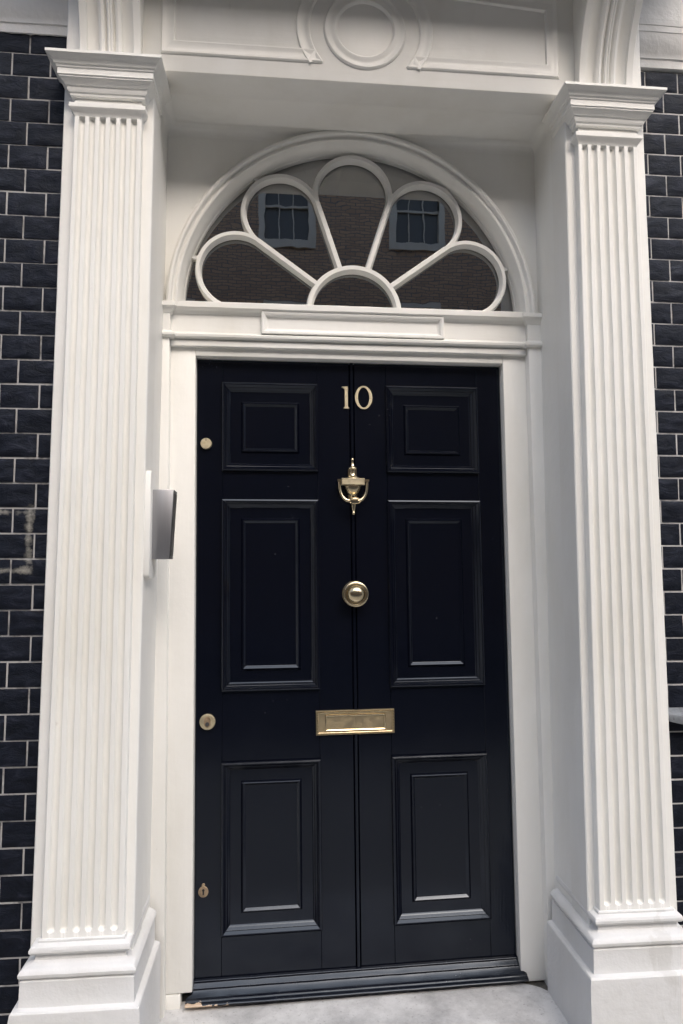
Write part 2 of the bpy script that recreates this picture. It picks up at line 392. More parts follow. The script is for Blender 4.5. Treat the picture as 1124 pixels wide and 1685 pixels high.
for xi, zi, w_, h_ in wins:
    mb = MB()
    fw = 0.165
    x0, x1, z0, z1 = xi-w_/2, xi+w_/2, zi, zi+h_
    mb.box(x0, x0+fw, YB-0.12, YB+0.03, z0, z1); mb.box(x1-fw, x1, YB-0.12, YB+0.03, z0, z1)
    mb.box(x0+fw, x1-fw, YB-0.12, YB+0.05, z0, z0+0.18); mb.box(x0+fw, x1-fw, YB-0.12, YB+0.03, z1-0.12, z1)
    mb.box(x0+fw, x1-fw, YB-0.10, YB-0.05, z0+h_*0.48, z0+h_*0.48+0.06)
    for q in (0.32, 0.68): mb.box(x0+fw+(w_-2*fw)*q-0.012, x0+fw+(w_-2*fw)*q+0.012, YB-0.10, YB-0.06, z0+0.18, z1-0.12)
    fr = mb.build('window', CREAM, ob)
    mb = MB(); mb.box(x0+fw, x1-fw, YB-0.14, YB-0.13, z0+0.1, z1-0.1); sub(fr, mb, 'pane', GLASSW, ob)

# unseen rest of the house, put in to block sun and street-end light
hs = thing('unseen_house', 'unseen black brick rest of the house, put in to block light', 'house', (0, 0, 6.0))
mb = MB(); mb.box(-45, 45, -0.20, 8, 6.002, 11.0); mb.box(-45, -1.952, -0.27, 8, -0.1, 6.0); mb.box(1.952, 45, -0.27, 8, -0.1, 6.0); mb.box(-1.951, 1.951, 3.1, 8, -0.1, 6.0); mb.box(-1.951, 1.951, -0.10, 3.1, 3.42, 6.0)
for a in (-1, 1):
    x0, x1 = sorted((a*0.86, a*1.951)); mb.box(x0, x1, -0.10, 3.1, -0.1, 3.419)
mb.build('wall', BRICKR, hs)
# ================================================================== BRICK WALLS
def brick_wall(sign, z_top, pitch, joint_x, joint_alt, bm_mat, label):
    root = thing('brick_wall', label, 'wall', (sign*1.35, -0.27, -0.1), None)
    Y = -0.272; g = 0.0052; bl = 0.107
    mbk = MB()
    zt = z_top; r = 0
    lim0, lim1 = (0.84, 1.95)
    while zt > -0.12:
        zb = zt-pitch
        off = joint_x if r % 2 == 0 else joint_alt
        k0 = math.floor((lim0-off)/bl)-1
        x = off+k0*bl
        while x < lim1:
            xa, xb_ = max(x, lim0)+g/2, min(x+bl, lim1)-g/2
            if xb_-xa > 0.01:
                x0, x1 = (xa, xb_) if sign > 0 else (-xb_, -xa)
                near = x < 1.2
                nx, nz = (8, 6) if near else (2, 2)
                tilt = random.uniform(-1, 1)*0.0012; dy = random.uniform(-0.0012, 0.0012)
                z0 = zb+g/2+random.uniform(-0.0006, 0.0006); z1 = zt-g/2+random.uniform(-0.0006, 0.0006)
                rows = []
                for j in range(nz+1):
                    row = []
                    for i in range(nx+1):
                        u_, v_ = i/nx, j/nz
                        px, pz = x0+(x1-x0)*u_, z0+(z1-z0)*v_
                        e = min(u_, 1-u_, )*(x1-x0); e2 = min(v_, 1-v_)*(z1-z0)
                        ed = 0.0025 if (i in (0, nx) or j in (0, nz)) else 0
                        nn = noise.fractal(Vector((px*30, zt*9, pz*42)), 0.9, 2.2, 4)*0.0034 if not ed else 0; nn = max(-0.0035, min(0.0016, nn))
                        row.append((px, Y+dy+tilt*(v_-0.5)+ed+nn, pz))
                    rows.append(row)
                ids = mbk.grid(rows)
                # returns into the joint
                ring = ids[0]+[q[-1] for q in ids[1:]]+ids[-1][-2::-1]+[q[0] for q in ids[-2:0:-1]]
                back = [mbk.vert(*(mbk.v[q][0], Y+0.012, mbk.v[q][2])) for q in ring]
                for a in range(len(ring)): mbk.face((ring[a], ring[(a+1) % len(ring)], back[(a+1) % len(ring)], back[a]))
            x += bl
        zt = zb; r += 1
    mbk.build('brickwork', bm_mat, root, angle=0.9)
    mb = MB()
    a, c = sorted((sign*0.80, sign*1.95)); mb.box(a, c, Y+0.0046, Y+0.10, -0.1, z_top)
    mb.build('pointing', MORTARL if sign < 0 else MORTAR, root)
    # moulded string course and rendered wall above
    zo = 0.0 if sign < 0 else 0.022
    prof = [(-0.25, 2.907), (-0.277, 2.907), (-0.279, 2.932), (-0.283, 2.934), (-0.284, 2.943), (-0.287, 2.950), (-0.2925, 2.965), (-0.2965, 2.985), (-0.2985, 3.006), (-0.3005, 3.008), (-0.3008, 3.026), (-0.3025, 3.028), (-0.3028, 3.048), (-0.26, 3.056)]
    mb = MB(); n_ = 24
    xs_ = [sign*(0.845+(1.95-0.845)*k/n_) for k in range(n_+1)]
    mb.grid([[(x, y, z+zo+0.0015*noise.noise(Vector((x*25, z*9, 0)))) for x in xs_] for y, z in prof])
    mb.build('string_course', STONEW, root)
    mb = MB(); mb.box(min(sign*0.845, sign*1.95), max(sign*0.845, sign*1.95), -0.279, -0.1, 3.04+zo, 6.0)
    mb.build('render', RENDER, root)
    return root
brick_wall(-1, 2.8709+0.0692-0.02, 0.0692, 0.968, 1.016, BRICKL, 'black painted brick wall with a pale paint smear, left of the doorway')
brick_wall(1, 2.8562+0.0675-0.002, 0.0675, 0.8875, 0.9455, BRICKR, 'black painted brick wall with white pointing, right of the doorway')

# grey ledge on the right-hand brickwork
mb = MB()
pts = [(0.862, -0.262), (0.862, -0.296), (0.905, -0.325), (1.35, -0.325), (1.35, -0.262)]
lo = [mb.vert(x, y, 0.935-0.008*(i in (2, 3))) for i, (x, y) in enumerate(pts)]; hi = [mb.vert(x, y, 0.968-0.014*(i in (1, 2, 3))) for i, (x, y) in enumerate(pts)]
mb.face(lo); mb.face(hi)
for k in range(5): mb.face((lo[k], lo[(k+1) % 5], hi[(k+1) % 5], hi[k]))
tag(mb.build('stone_ledge', LEAD, None, bevel=0.003, loc=(1.0, -0.27, 0.935)), 'weathered grey stone ledge sticking out of the right brick wall', 'ledge')

# ================================================================== PILASTERS
YS, YK = -0.330, -0.305
def pilaster(sg, label):
    root = thing('fluted_pilaster', label, 'pilaster', (sg*0.735, -0.30, -0.1), 'pilasters flanking the door')
    T = lambda x, y, z: (sg*x, y, z + (0.006 if sg > 0 else 0.0)*max(0, 1-z/1.2))
    xin = lambda z: 0.634+0.002*(z/2.6)
    xout = lambda z: 0.842-0.022*(z/2.6)
    # backing slab
    mb = MB(T); n_ = 30
    rows = []
    for k in range(n_+1):
        z = 0.30+(3.35-0.30)*k/n_
        w1 = 0.0012*noise.noise(Vector((z*6, sg*3, 1))); w2 = 0.0012*noise.noise(Vector((z*6, sg*7, 5)))
        a, c = 0.6135-0.0025*z+w1+0.0, 0.875-0.0068*z+w2
        rows.append([(a, -0.20, z), (a, YK+0.003, z), (a+0.003, YK, z), (c-0.003, YK, z), (c, YK+0.003, z), (c, -0.20, z)])
    mb.grid(rows); mb.build('pilaster_backing', PAINT, root)
    # fluted shaft
    NF = 6; mb = MB(T)
    zb, zt = 0.42, 2.655
    fb, ft = 0.447, 2.632
    zl = [zb]
    hw = 0.0088
    for k in range(9): zl.append(fb-0.0005+(hw+0.001)*(k/8)**1.0)
    z = fb+hw+0.004
    N = 64
    for k in range(N): zl.append(fb+hw+0.004+(ft-fb-2*hw-0.008)*k/(N-1))
    for k in range(9): zl.append(ft-hw-0.0005+(hw+0.001)*k/8)
    zl.append(zt)
    rows = []
    for z in zl:
        a, c = xin(z), xout(z)
        w_ = c-a; edge = 0.0125*w_/0.19; pitch_ = (w_-2*edge+0.0)/(NF-0.37); fw_ = pitch_*0.63
        row = [(a, YK-0.0, z), (a, YS+0.002, z), (a+0.002, YS, z)]
        for i in range(NF):
            xc = a+edge+fw_/2+i*pitch_
            for q in (-1.12, -1.0, -0.94, -0.8, -0.6, -0.35, 0, 0.35, 0.6, 0.8, 0.94, 1.0, 1.12):
                dx = q*fw_/2
                dz = max(0, (fb+fw_/2)-z, z-(ft-fw_/2)) if fb-0.01 < z < ft+0.01 else 9
                rho = math.hypot(dx, dz)/(fw_/2)
                dep = 0.0125*math.sqrt(max(0, 1-rho*rho)) if rho < 1 else 0
                wob = 0.0009*noise.noise(Vector((z*9, i*3.1+q*0.4, sg*2.0)))
                row.append((xc+dx+wob, YS+dep+0.0006*noise.noise(Vector((z*14, i*1.7, sg))), z))
        row += [(c-0.002, YS, z), (c, YS+0.002, z), (c, YK, z)]
        rows.append(row)
    mb.grid(rows); mb.build('shaft', PAINT, root, angle=0.7)
    # capital: profile swept round three sides
    def ringed(name, prof, x0, x1, yb0, yb1, mt, closed_top=True, wob=0.0):
        mb = MB(T)
        # path runs so that its right-hand side is outside; negative inset = outwards
        path = [(x0, yb0), (x0, YS), (x1, YS), (x1, yb1)]
        dense = []
        for p, q in zip(path, path[1:]):
            L_ = 8
            for k in range(L_): dense.append((p[0]+(q[0]-p[0])*k/L_, p[1]+(q[1]-p[1])*k/L_))
        dense.append(path[-1])
        def fm(a, b_, h):
            return (a, b_, h+wob*noise.noise(Vector((a*16*sg, b_*16, h*10))))
        ids = mb.sweep(dense, False, [(-o, z) for o, z in prof], fm)
        mb.face(ids[0]); mb.face(ids[-1])
        return mb.build(name, mt, root, angle=0.5)
    cap = [(0, 2.630), (0.004, 2.640), (0.010, 2.645), (0.013, 2.650), (0.013, 2.661), (0.004, 2.664), (0.001, 2.668), (0.001, 2.681), (0.010, 2.683), (0.011, 2.689), (0.014, 2.691), (0.017, 2.697), (0.018, 2.704), (0.022, 2.706), (0.026, 2.712), (0.033, 2.7185),
           (0.035, 2.720), (0.035, 2.724), (0.038, 2.725), (0.038, 2.741), (0.041, 2.743), (0.042, 2.748), (0.046, 2.750), (0.049, 2.757), (0.057, 2.764), (0.062, 2.767), (0.064, 2.769), (0.064, 2.7765), (-0.02, 2.781)]
    ringed('capital', cap, 0.637, 0.8185, -0.22, -0.255, PAINT, wob=0.0012)
    base = [(-0.01, 0.436), (0.004, 0.435), (0.0055, 0.433), (0.0055, 0.428), (0.012, 0.4265), (0.0195, 0.4235), (0.0225, 0.418), (0.0225, 0.412), (0.019, 0.4065), (0.012, 0.4035), (0.0105, 0.402), (0.0095, 0.396), (0.011, 0.390), (0.016, 0.386), (0.0225, 0.3845),
            (0.031, 0.3815), (0.038, 0.376), (0.041, 0.370), (0.040, 0.363), (0.036, 0.358), (0.031, 0.3565), (0.033, 0.354), (0.0365, 0.352), (0.0375, 0.295), (0.0385, 0.2925), (0.050, 0.2895), (0.053, 0.286), (0.055, 0.270), (0.057, -0.11)]
    base = [(o, z) for o, z in base]
    ringed('plinth', base, 0.634, 0.838, -0.085, -0.255, STONEW, wob=0.0010)
    return root
pilaster(-1, 'white fluted pilaster beside the steel entry panel, left of the black door')
pilaster(1, 'white fluted pilaster with stained plinth, right of the black door')

# ================================================================== CONSOLE BRACKETS
def console(sg, label):
    root = thing('console_bracket', label, 'bracket', (sg*0.7245, -0.31, 2.778), 'brackets under the door hood')
    T = lambda x, y, z: (sg*x, y, z)
    half = [(0.0, 0.001), (0.004, 0.0045), (0.0075, 0.001), (0.0078, -0.008), (0.0105, -0.009), (0.012, -0.007), (0.016, 0.000), (0.023, 0.003), (0.030, -0.001), (0.033, -0.008), (0.0335, -0.011), (0.038, -0.013), (0.044, -0.012), (0.0485, -0.012),
            (0.053, -0.010), (0.058, -0.008), (0.0625, -0.005), (0.0628, 0.0), (0.064, 0.0015), (0.0825, 0.0015), (0.0838, 0.0)]
    full = [(-x, h) for x, h in half[::-1]]+half[1:]
    def yc(z):
        k = max(0, z-2.80)
        return -0.336-0.30*k**1.15*min(1, k*1.4+0.05)-1.15*k*k*0.9 if z < 3.4 else 0
    mb = MB(T); rows = []
    for k in range(25):
        z = 2.770+(3.27-2.770)*k/24
        y = yc(z)
        sl_ = (yc(z+0.005)-yc(z-0.005))/0.01       # dy/dz
        ny, nz = -1/math.hypot(1, sl_), -sl_/math.hypot(1, sl_)*-1*-1
        row = [(0.7245-0.0838, -0.26, z)]
        for x, h in full: row.append((0.7245+x, y-h*1.0, z))
        row.append((0.7245+0.0838, -0.26, z)); rows.append(row)
    mb.grid(rows); mb.build('bracket_body', PAINT, root, angle=0.6)
    return root
for sg, lb in ((-1, 'white grooved scroll bracket on top of the left fluted pilaster'), (1, 'white grooved scroll bracket on top of the right fluted pilaster')): console(sg, lb)

# ================================================================== DOOR HOOD / ENTABLATURE
hood = thing('door_hood', 'white panelled frieze with round central medallion above the doorway', 'door hood', (0, -0.30, 2.795))
YE = -0.309; ZS = 2.795
CZ = 2.962
mb = MB()
mb.box(-0.665, 0.665, YE, -0.21, ZS, 3.27)
mb.build('frieze', PAINTH, hood, bevel=0.003)
mb = MB(); mb.box(-1.02, 1.02, -0.70, -0.20, 3.27, 3.33); mb.box(-1.06, 1.06, -0.74, -0.20, 3.332, 3.42); mb.build('hood_slab', PAINT, hood, bevel=0.01)
mb = MB(); ids = [mb.vert(x, y, ZS+0.001) for x, y in ((-0.63, -0.295), (0.63, -0.295), (0.63, -0.0), (-0.63, -0.0))]; mb.face(ids)
mb.box(-0.63, 0.63, -0.2095, 0.05, ZS+0.004, 3.0)
mb.build('soffit', PAINTH, hood)
# two recessed-panel frames with concave ends round the medallion
def panel_outline(sg):
    x0, x1, z0, z1 = 0.1611, 0.592, 2.846, 3.098
    R_ = 0.1625
    a0 = math.asin((z0+0.0-CZ)/R_) if abs(z0-CZ) < R_ else -PI/2
    a1 = math.asin(min(1, (z1-CZ)/R_))
    pts = []
    for k in range(25):
        a = a1+(a0-a1)*k/24
        pts.append((R_*math.cos(a), CZ+R_*math.sin(a)))
    pts[-1] = (pts[-1][0]+0.012, z0); pts[-2] = (pts[-2][0], z0+0.006)
    pts += [(x1, z0), (x1, z1)]
    if sg < 0: pts = [(-x, z) for x, z in pts][::-1]
    return pts
fp = [(0, -0.002), (0.0015, 0.0035), (0.005, 0.0062), (0.010, 0.0055), (0.013, 0.0038), (0.020, 0.0034), (0.028, 0.0042), (0.035, 0.0072), (0.039, 0.0070), (0.0405, 0.0028), (0.0425, -0.0008)]
for sg in (-1, 1):
    mb = MB(); mb.sweep(panel_outline(sg), True, fp, wall_map(YE)); mb.build('panel_moulding', PAINTH, hood)
mb = MB(); C_ = [(0.124*math.cos(2*PI*k/64), CZ-0.003+0.124*math.sin(2*PI*k/64)) for k in range(64)]
mb.sweep(C_, True, [(0, -0.002), (0.002, 0.004), (0.006, 0.0070), (0.012, 0.0060), (0.016, 0.004), (0.024, 0.0045), (0.030, 0.0082), (0.035, 0.0085), (0.040, 0.0045), (0.0415, 0.0005), (0.05, 0.001), (0.08, 0.002)], wall_map(YE), cap=True)
mb.build('medallion', PAINTH, hood)

# ================================================================== RECESS (side walls, back wall, cove)
rec = thing('porch_recess', 'plain white painted recess walls around the fanlight and door frame', 'recess wall', (0, -0.05, 0))
YW = -0.050
for sg in (-1, 1):
    mb = MB(lambda x, y, z, s=sg: (s*x, y, z))
    rows = []
    for k in range(25):
        z = 0.0+2.80*k/24
        rows.append([(0.616-0.002*z+0.0015*noise.noise(Vector((y*12, z*5, sg*4.0))), y, z) for y in [-0.302+0.262*j/8 for j in range(9)]])
    mb.grid(rows)
    mb.build('side_wall', PAINT, rec)
AX, AZ, AR = 0.008, 2.205, 0.560
mb = MB(lean)
arc = [(AX+AR*math.cos(PI*k/60), AZ+AR*math.sin(PI*k/60)) for k in range(61)]
outer = []
for x, z in arc:
    d = Vector((x-AX, z-AZ)); s_ = min(0.66/max(1e-6, abs(d.x)), 0.62/max(1e-6, d.y))
    outer.append((AX+d.x*s_, AZ+d.y*s_))
outer[15] = (AX+0.66, AZ+0.62) if abs(outer[15][0]-AX-0.66) < 0.06 else outer[15]
mids = lambda t_: [((1-t_)*a[0]+t_*b_[0], (1-t_)*a[1]+t_*b_[1]) for a, b_ in zip(arc, outer)]
mb.grid([[(x, YW, z) for x, z in mids(q)] for q in (0, 0.5, 1)])
mb.build('back_wall', PAINTH, rec)
mb = MB()
r_ = 0.030
mb.sweep([(-0.6112, -0.30), (-0.6112, YW), (0.6112, YW), (0.6112, -0.30)][::-1], False,
         [(r_*(1-math.cos(q))+0.0005, ZS-r_+r_*math.sin(q)) for q in [PI/2*k/6 for k in range(7)]], lambda a, b_, h: (a, b_, h))
mb.build('cove', PAINTH, rec)

# ================================================================== FANLIGHT
fan = thing('fanlight', 'half round fanlight with five petal glazing bars above the black door', 'fanlight', (0, 0, 2.2))
mb = MB(lean)
rim = [(AX+0.62*math.cos(PI*k/64), AZ+0.62*math.sin(PI*k/64)) for k in range(65)]
HX, HZ = 0.010, 2.212
tilts = [(0.0030, -0.0020), (-0.0022, 0.0016), (0.0008, -0.0012), (0.0026, 0.0022), (-0.0030, 0.0010), (0.0012, 0.0030)]
for k in range(6):                  # each light of the fan is its own pane, none quite in line with the next
    if k < 5: pts = [(HX+r__*math.cos(a), HZ+r__*math.sin(a)) for r__, aa in ((0.150, range(9)), (0.60, range(8, -1, -1))) for a in [PI/5*(k+q/8) for q in aa]]
    else: pts = [(HX+0.149*math.cos(PI*q/20), HZ+0.149*math.sin(PI*q/20)) for q in range(21)]
    pts = [(x, max(2.200, z)) for x, z in pts]
    cx_, cz_ = sum(p[0] for p in pts)/len(pts), sum(p[1] for p in pts)/len(pts)
    mb = MB(lean); mb.face([mb.vert(x, 0.003+tilts[k][0]*(x-cx_)+tilts[k][1]*(z-cz_), z) for x, z in pts])
    mb.build('glass_pane', GLASS, fan)
mb = MB(lean)
ar = [(AX+0.600*math.cos(PI*k/72), 2.196 if k in (0, 72) else AZ+0.600*math.sin(PI*k/72)) for k in range(73)]
mb.sweep(ar, False, [(0, -0.055+0.05), (0, 0.0), (0.000, 0.022), (0.003, 0.028), (0.009, 0.032), (0.015, 0.031), (0.018, 0.027), (0.019, 0.020), (0.024, 0.018), (0.028, 0.0225), (0.033, 0.0235), (0.036, 0.021), (0.037, 0.012), (0.042, 0.002), (0.046, -0.016), (0.047, -0.034), (0.0495, -0.036), (0.050, -0.053)], wall_map(YW))
mb.build('arch_moulding', PAINTH, fan, angle=0.6)
barp = [(-0.0105, 0.0), (-0.0100, 0.016), (-0.0062, 0.026), (-0.0058, 0.029), (0.0058, 0.029), (0.0062, 0.026), (0.0100, 0.016), (0.0105, 0.0)]
mb = MB(lean)
mb.sweep([(HX+0.148*math.cos(PI*k/40), (HZ-0.012 if k in (0, 40) else HZ+0.148*math.sin(PI*k/40))) for k in range(41)], False, [(o*1.15, h) for o, h in barp], wall_map(0.0), cap=True)
mb.build('hub_bar', PAINTH, fan)
DC = 0.404; RC = DC*math.sin(PI/10)
for k in range(5):
    A = PI/10+k*PI/5; c_ = (HX+DC*math.cos(A), HZ+DC*math.sin(A))
    mb = MB(lean); n_ = 44
    pts = [(c_[0]+RC*math.cos(A+PI*0.6*(2*j/n_-1)), max(HZ-0.012, c_[1]+RC*math.sin(A+PI*0.6*(2*j/n_-1)))) for j in range(n_+1)]
    mb.sweep(pts, False, barp, wall_map(0.0+0.0004*(k % 2)), cap=True)
    # short spur tying the petal to the arch
    d = Vector((math.cos(A), math.sin(A))); n2_ = Vector((-d.y, d.x))
    a = Vector(c_)+d*(RC+0.008); e = Vector((AX, AZ))+d*0.552
    q = [(a-n2_*0.007), (a+n2_*0.007), (e-n2_*0.004), (e+n2_*0.004)]
    mb.hexa([(q[0].x, 0.001, q[0].y), (q[1].x, 0.001, q[1].y), (q[0].x, -0.020, q[0].y), (q[1].x, -0.020, q[1].y), (q[2].x, 0.001, q[2].y), (q[3].x, 0.001, q[3].y), (q[2].x, -0.026, q[2].y), (q[3].x, -0.026, q[3].y)])
    mb.build('petal_bar', PAINTH, fan, angle=0.6)
for k in range(1, 5):
    A = k*PI/5; d = Vector((math.cos(A), math.sin(A))); mb = MB(lean)
    a = Vector((HX, HZ))+d*0.153; e = Vector((HX, HZ))+d*(DC*math.cos(PI/10)+0.004)
    mb.sweep([tuple(a), tuple(e)], False, [(o*1.12, h+0.0007) for o, h in barp], wall_map(0.0), cap=True)
    mb.build('spoke_bar', PAINTH, fan)
mb = MB(lean); mb.box(-0.555, 0.565, -0.020, 0.03, 2.196, 2.2165); mb.build('bottom_rail', PAINTH, fan, bevel=0.002)

# ================================================================== DOOR FRAME
frm = thing('door_frame', 'white wooden door frame with moulded transom and raised tablet above the door', 'door frame', (0, 0, 0.07))
OW, OH = 0.5030, 2.0475
for sg in (-1, 1):
    mb = MB(lean)
    a, c = sorted((sg*OW, sg*0.600))
    if sg < 0:
        mb.box(a, c, -0.034, 0.06, 0.122, 2.0735); mb.box(a, c-0.034, -0.034, 0.06, 0.062, 0.1195)
    else:
        mb.box(a, c, -0.034, 0.06, 0.078, 2.0735)
    mb.build('jamb', PAINT, frm, bevel=0.0025)
    mb = MB(lean); a, c = sorted((sg*0.580, sg*0.640)); mb.box(a, c, -0.068, 0.02, 0.068, 2.098)
    mb.build('jamb_strip', PAINT, frm, bevel=0.0025)
    # capping block where the transom meets the strip
    mb = MB(lean)
    U = [(sg*0.64, -0.03), (sg*0.64, -0.066), (sg*0.579, -0.066), (sg*0.579, -0.03)]
    if sg > 0: U = U[::-1]
    pr_ = [(0.000, 2.094), (0.010, 2.0945), (0.0155, 2.099), (0.0155, 2.106), (0.008, 2.112), (0.003, 2.1165), (0.000, 2.118), (0.000, 2.172), (0.003, 2.174), (0.006, 2.181), (0.014, 2.190), (0.0185, 2.192), (0.0185, 2.205), (-0.02, 2.207)]
    UU = []
    ids = mb.sweep(U if sg < 0 else U, False, [(-o if True else o, z) for o, z in pr_], lambda a_, b_, h: (a_, b_, h))
    mb.face(ids[0]); mb.face(ids[-1])
    mb.build('capping_block', PAINTH, frm)
mb = MB(lean); mb.box(-OW-0.0, OW, -0.034, 0.06, OH, 2.0735); mb.build('head', PAINTH, frm, bevel=0.002)
mb = MB(lean)
tp = [(-0.034, 2.0725), (-0.046, 2.0725), (-0.050, 2.075), (-0.050, 2.0925), (-0.044, 2.095), (-0.044, 2.0965), (-0.058, 2.0985), (-0.063, 2.101), (-0.064, 2.108), (-0.058, 2.1135), (-0.050, 2.116), (-0.048, 2.1185), (-0.047, 2.120), (-0.047, 2.178), (-0.050, 2.180), (-0.052, 2.184), (-0.058, 2.189), (-0.068, 2.192), (-0.070, 2.194), (-0.070, 2.211), (-0.066, 2.2135), (0.03, 2.2145)]
NX = 40
mb.grid([[(-0.579+1.158*k/NX, y, z+0.0009*noise.noise(Vector((k*0.35, z*30, 2)))) for k in range(NX+1)] for y, z in tp])
mb.build('transom', PAINTH, frm)
mb = MB(lean)
mb.sweep(rect(-0.293, 0.300, 2.1165, 2.1900), True, [(0, -0.001), (0, 0.0150), (0.0015, 0.0165), (0.0065, 0.0165), (0.0080, 0.0150), (0.0100, 0.0145), (0.0165, 0.0050), (0.0195, 0.0040), (0.0205, 0.0022)], wall_map(-0.047), cap=True)
mb.build('tablet', PAINTH, frm)

# ================================================================== DOOR
door = thing('front_door', 'glossy black six panelled front door numbered 10 with brass fittings', 'door', (0, 0, 0.1))
ROWS = [(1.6835, 1.9685), (0.9915, 1.5895), (0.2610, 0.7725)]
XA, XB = 0.1140, 0.4200
mb = MB(lean)
zb, zt = 0.115, OH-0.003
for sg in (-1, 1):
    a, c = sorted((sg*XB, sg*(OW-0.002))); mb.box(a, c, 0.0, 0.045, zb, zt)
    a, c = sorted((sg*0.0085, sg*XA)); mb.box(a, c, 0.0, 0.045, zb, zt)
    zz = [zb]+[q for r in ROWS[::-1] for q in r]+[zt]
    for k in range(0, len(zz), 2):
        a, c = sorted((sg*XA, sg*XB)); a += 0.0004; c -= 0.0004
        mb.box(a, c, 0.0003, 0.045, zz[k], zz[k+1])
mb.build('door_leaf', DOORB, door, bevel=0.0009, seg=1)
mb = MB(lean)
mb.grid([[(x, y, z) for z in [zb+(zt-zb)*k/20 for k in range(21)]] for x, y in ((-0.0088, 0.012), (-0.0065, 0.006), (-0.0062, 0.001), (-0.004, -0.003), (0, -0.0045), (0.004, -0.003), (0.0062, 0.001), (0.0065, 0.006), (0.0088, 0.012))])
mb.build('centre_bead', DOORB, door)
pp = [(-0.0005, -0.002), (0.0, 0.0085), (0.0015, 0.0105), (0.0055, 0.0125), (0.0080, 0.0121), (0.0092, 0.0108), (0.0148, 0.0048), (0.0158, 0.0045), (0.0168, 0.0036), (0.0222, -0.0026), (0.0230, -0.0032), (0.0242, -0.0040), (0.0268, -0.0068), (0.0275, -0.0075),
      (0.0605, -0.0068), (0.0650, -0.0010), (0.0665, 0.0002), (0.0685, 0.0002), (0.0705, -0.0012), (0.0745, -0.0050), (0.0760, -0.0058)]
for z0, z1 in ROWS:
    for sg in (-1, 1):
        mb = MB(lean); a, c = sorted((sg*XA, sg*XB))
        mb.sweep(rect(a-0.002, c+0.002, z0-0.002, z1+0.002), True, pp, wall_map(0.0), cap=True)
        mb.build('panel', DOORB, door, angle=0.45)
# weatherboard along the foot
mb = MB(lean)
wp = [(0.004, 0.1405), (-0.0075, 0.1402), (-0.0098, 0.1390), (-0.0105, 0.1368), (-0.0110, 0.1345), (-0.0125, 0.1330), (-0.0165, 0.1292), (-0.0205, 0.1255), (-0.0220, 0.1242), (-0.0225, 0.1215), (-0.0235, 0.1198), (-0.0300, 0.1148), (-0.0370, 0.1085), (-0.0420, 0.1055), (-0.0440, 0.1050), (-0.0450, 0.1040), (-0.0455, 0.1025), (-0.0500, 0.1010), (-0.0550, 0.0985), (-0.0580, 0.0962), (-0.0585, 0.0945), (-0.0570, 0.0930), (0.004, 0.0925)]
xe = lambda y: 0.500 if y > -0.033 else 0.500+min(0.0175, (-0.033-y)*4)
NX = 50
rows = []
for y, z in wp:
    w_ = xe(y)
    rows.append([(-w_-0.004+(2*w_+0.006)*k/NX, y+0.0007*noise.noise(Vector((k*0.4, z*60, 0))), z+0.0006*noise.noise(Vector((k*0.5, z*40, 7)))) for k in range(NX+1)])
ids = mb.grid(rows); mb.face([r[0] for r in ids]); mb.face([r[-1] for r in ids])
mb.build('weatherboard', BOARD, door, angle=1.1)
mb = MB(lean); mb.box(-0.545, 0.52, 0.0, 0.05, 0.05, 0.0965); mb.build('gap_shade_block', DARK, door)  # near-black block; its colour stands in for shade in the gap below

# ---- numerals
def prism(pts, y0, y1, mb):
    lo = [mb.vert(x, y0, z) for x, z in pts]; hi = [mb.vert(x, y1, z) for x, z in pts]
    mb.face(hi); mb.face(lo[::-1])
    for k in range(len(pts)): mb.face((lo[k], lo[(k+1) % len(pts)], hi[(k+1) % len(pts)], hi[k]))
mb = MB(lean)
one = [(-0.0275, 1.8925), (-0.0085, 1.8925), (-0.0085, 1.8955), (-0.0112, 1.8975), (-0.0128, 1.9010), (-0.0128, 1.9660), (-0.0185, 1.9660), (-0.0240, 1.9655), (-0.0325, 1.9655), (-0.0325, 1.9625), (-0.0270, 1.9605), (-0.0240, 1.9570), (-0.0232, 1.9520), (-0.0232, 1.9010), (-0.0248, 1.8975), (-0.0275, 1.8955)]
prism(one, 0.001, -0.0045, mb); n1_ = mb.build('numeral', SATIN, door, bevel=0.0008, seg=1); n1_['label'] = 'brass numeral 1'
for z in (1.957, 1.9015):
    m2 = MB(lean); m2.lathe([(0.0001, -0.0058), (0.0018, -0.0056), (0.0022, -0.0044)], (-0.018, 0, z), 'y', 12); sub(n1_, m2, 'screw', BRASSD, door)
mb = MB(lean); n_ = 56; rows = [[], [], [], []]
for k in range(n_):
    a = 2*PI*k/n_; ca, sa = math.cos(a), math.sin(a)
    po = (0.0395+0.0285*ca, 1.9305+0.0388*sa); pi_ = (0.0395+0.0190*ca, 1.9305+0.0338*sa)
    for r_i, (p, y) in zip(rows, ((po, 0.001), (po, -0.0045), (pi_, -0.0045), (pi_, 0.001))): r_i.append((p[0], y, p[1]))
mb.grid(rows, True); n0_ = mb.build('numeral', SATIN, door); n0_['label'] = 'brass numeral 0'
for x in (0.0158, 0.0632):
    m2 = MB(lean); m2.lathe([(0.0001, -0.0058), (0.0018, -0.0056), (0.0022, -0.0044)], (x, 0, 1.9295), 'y', 12); sub(n0_, m2, 'screw', BRASSD, door)

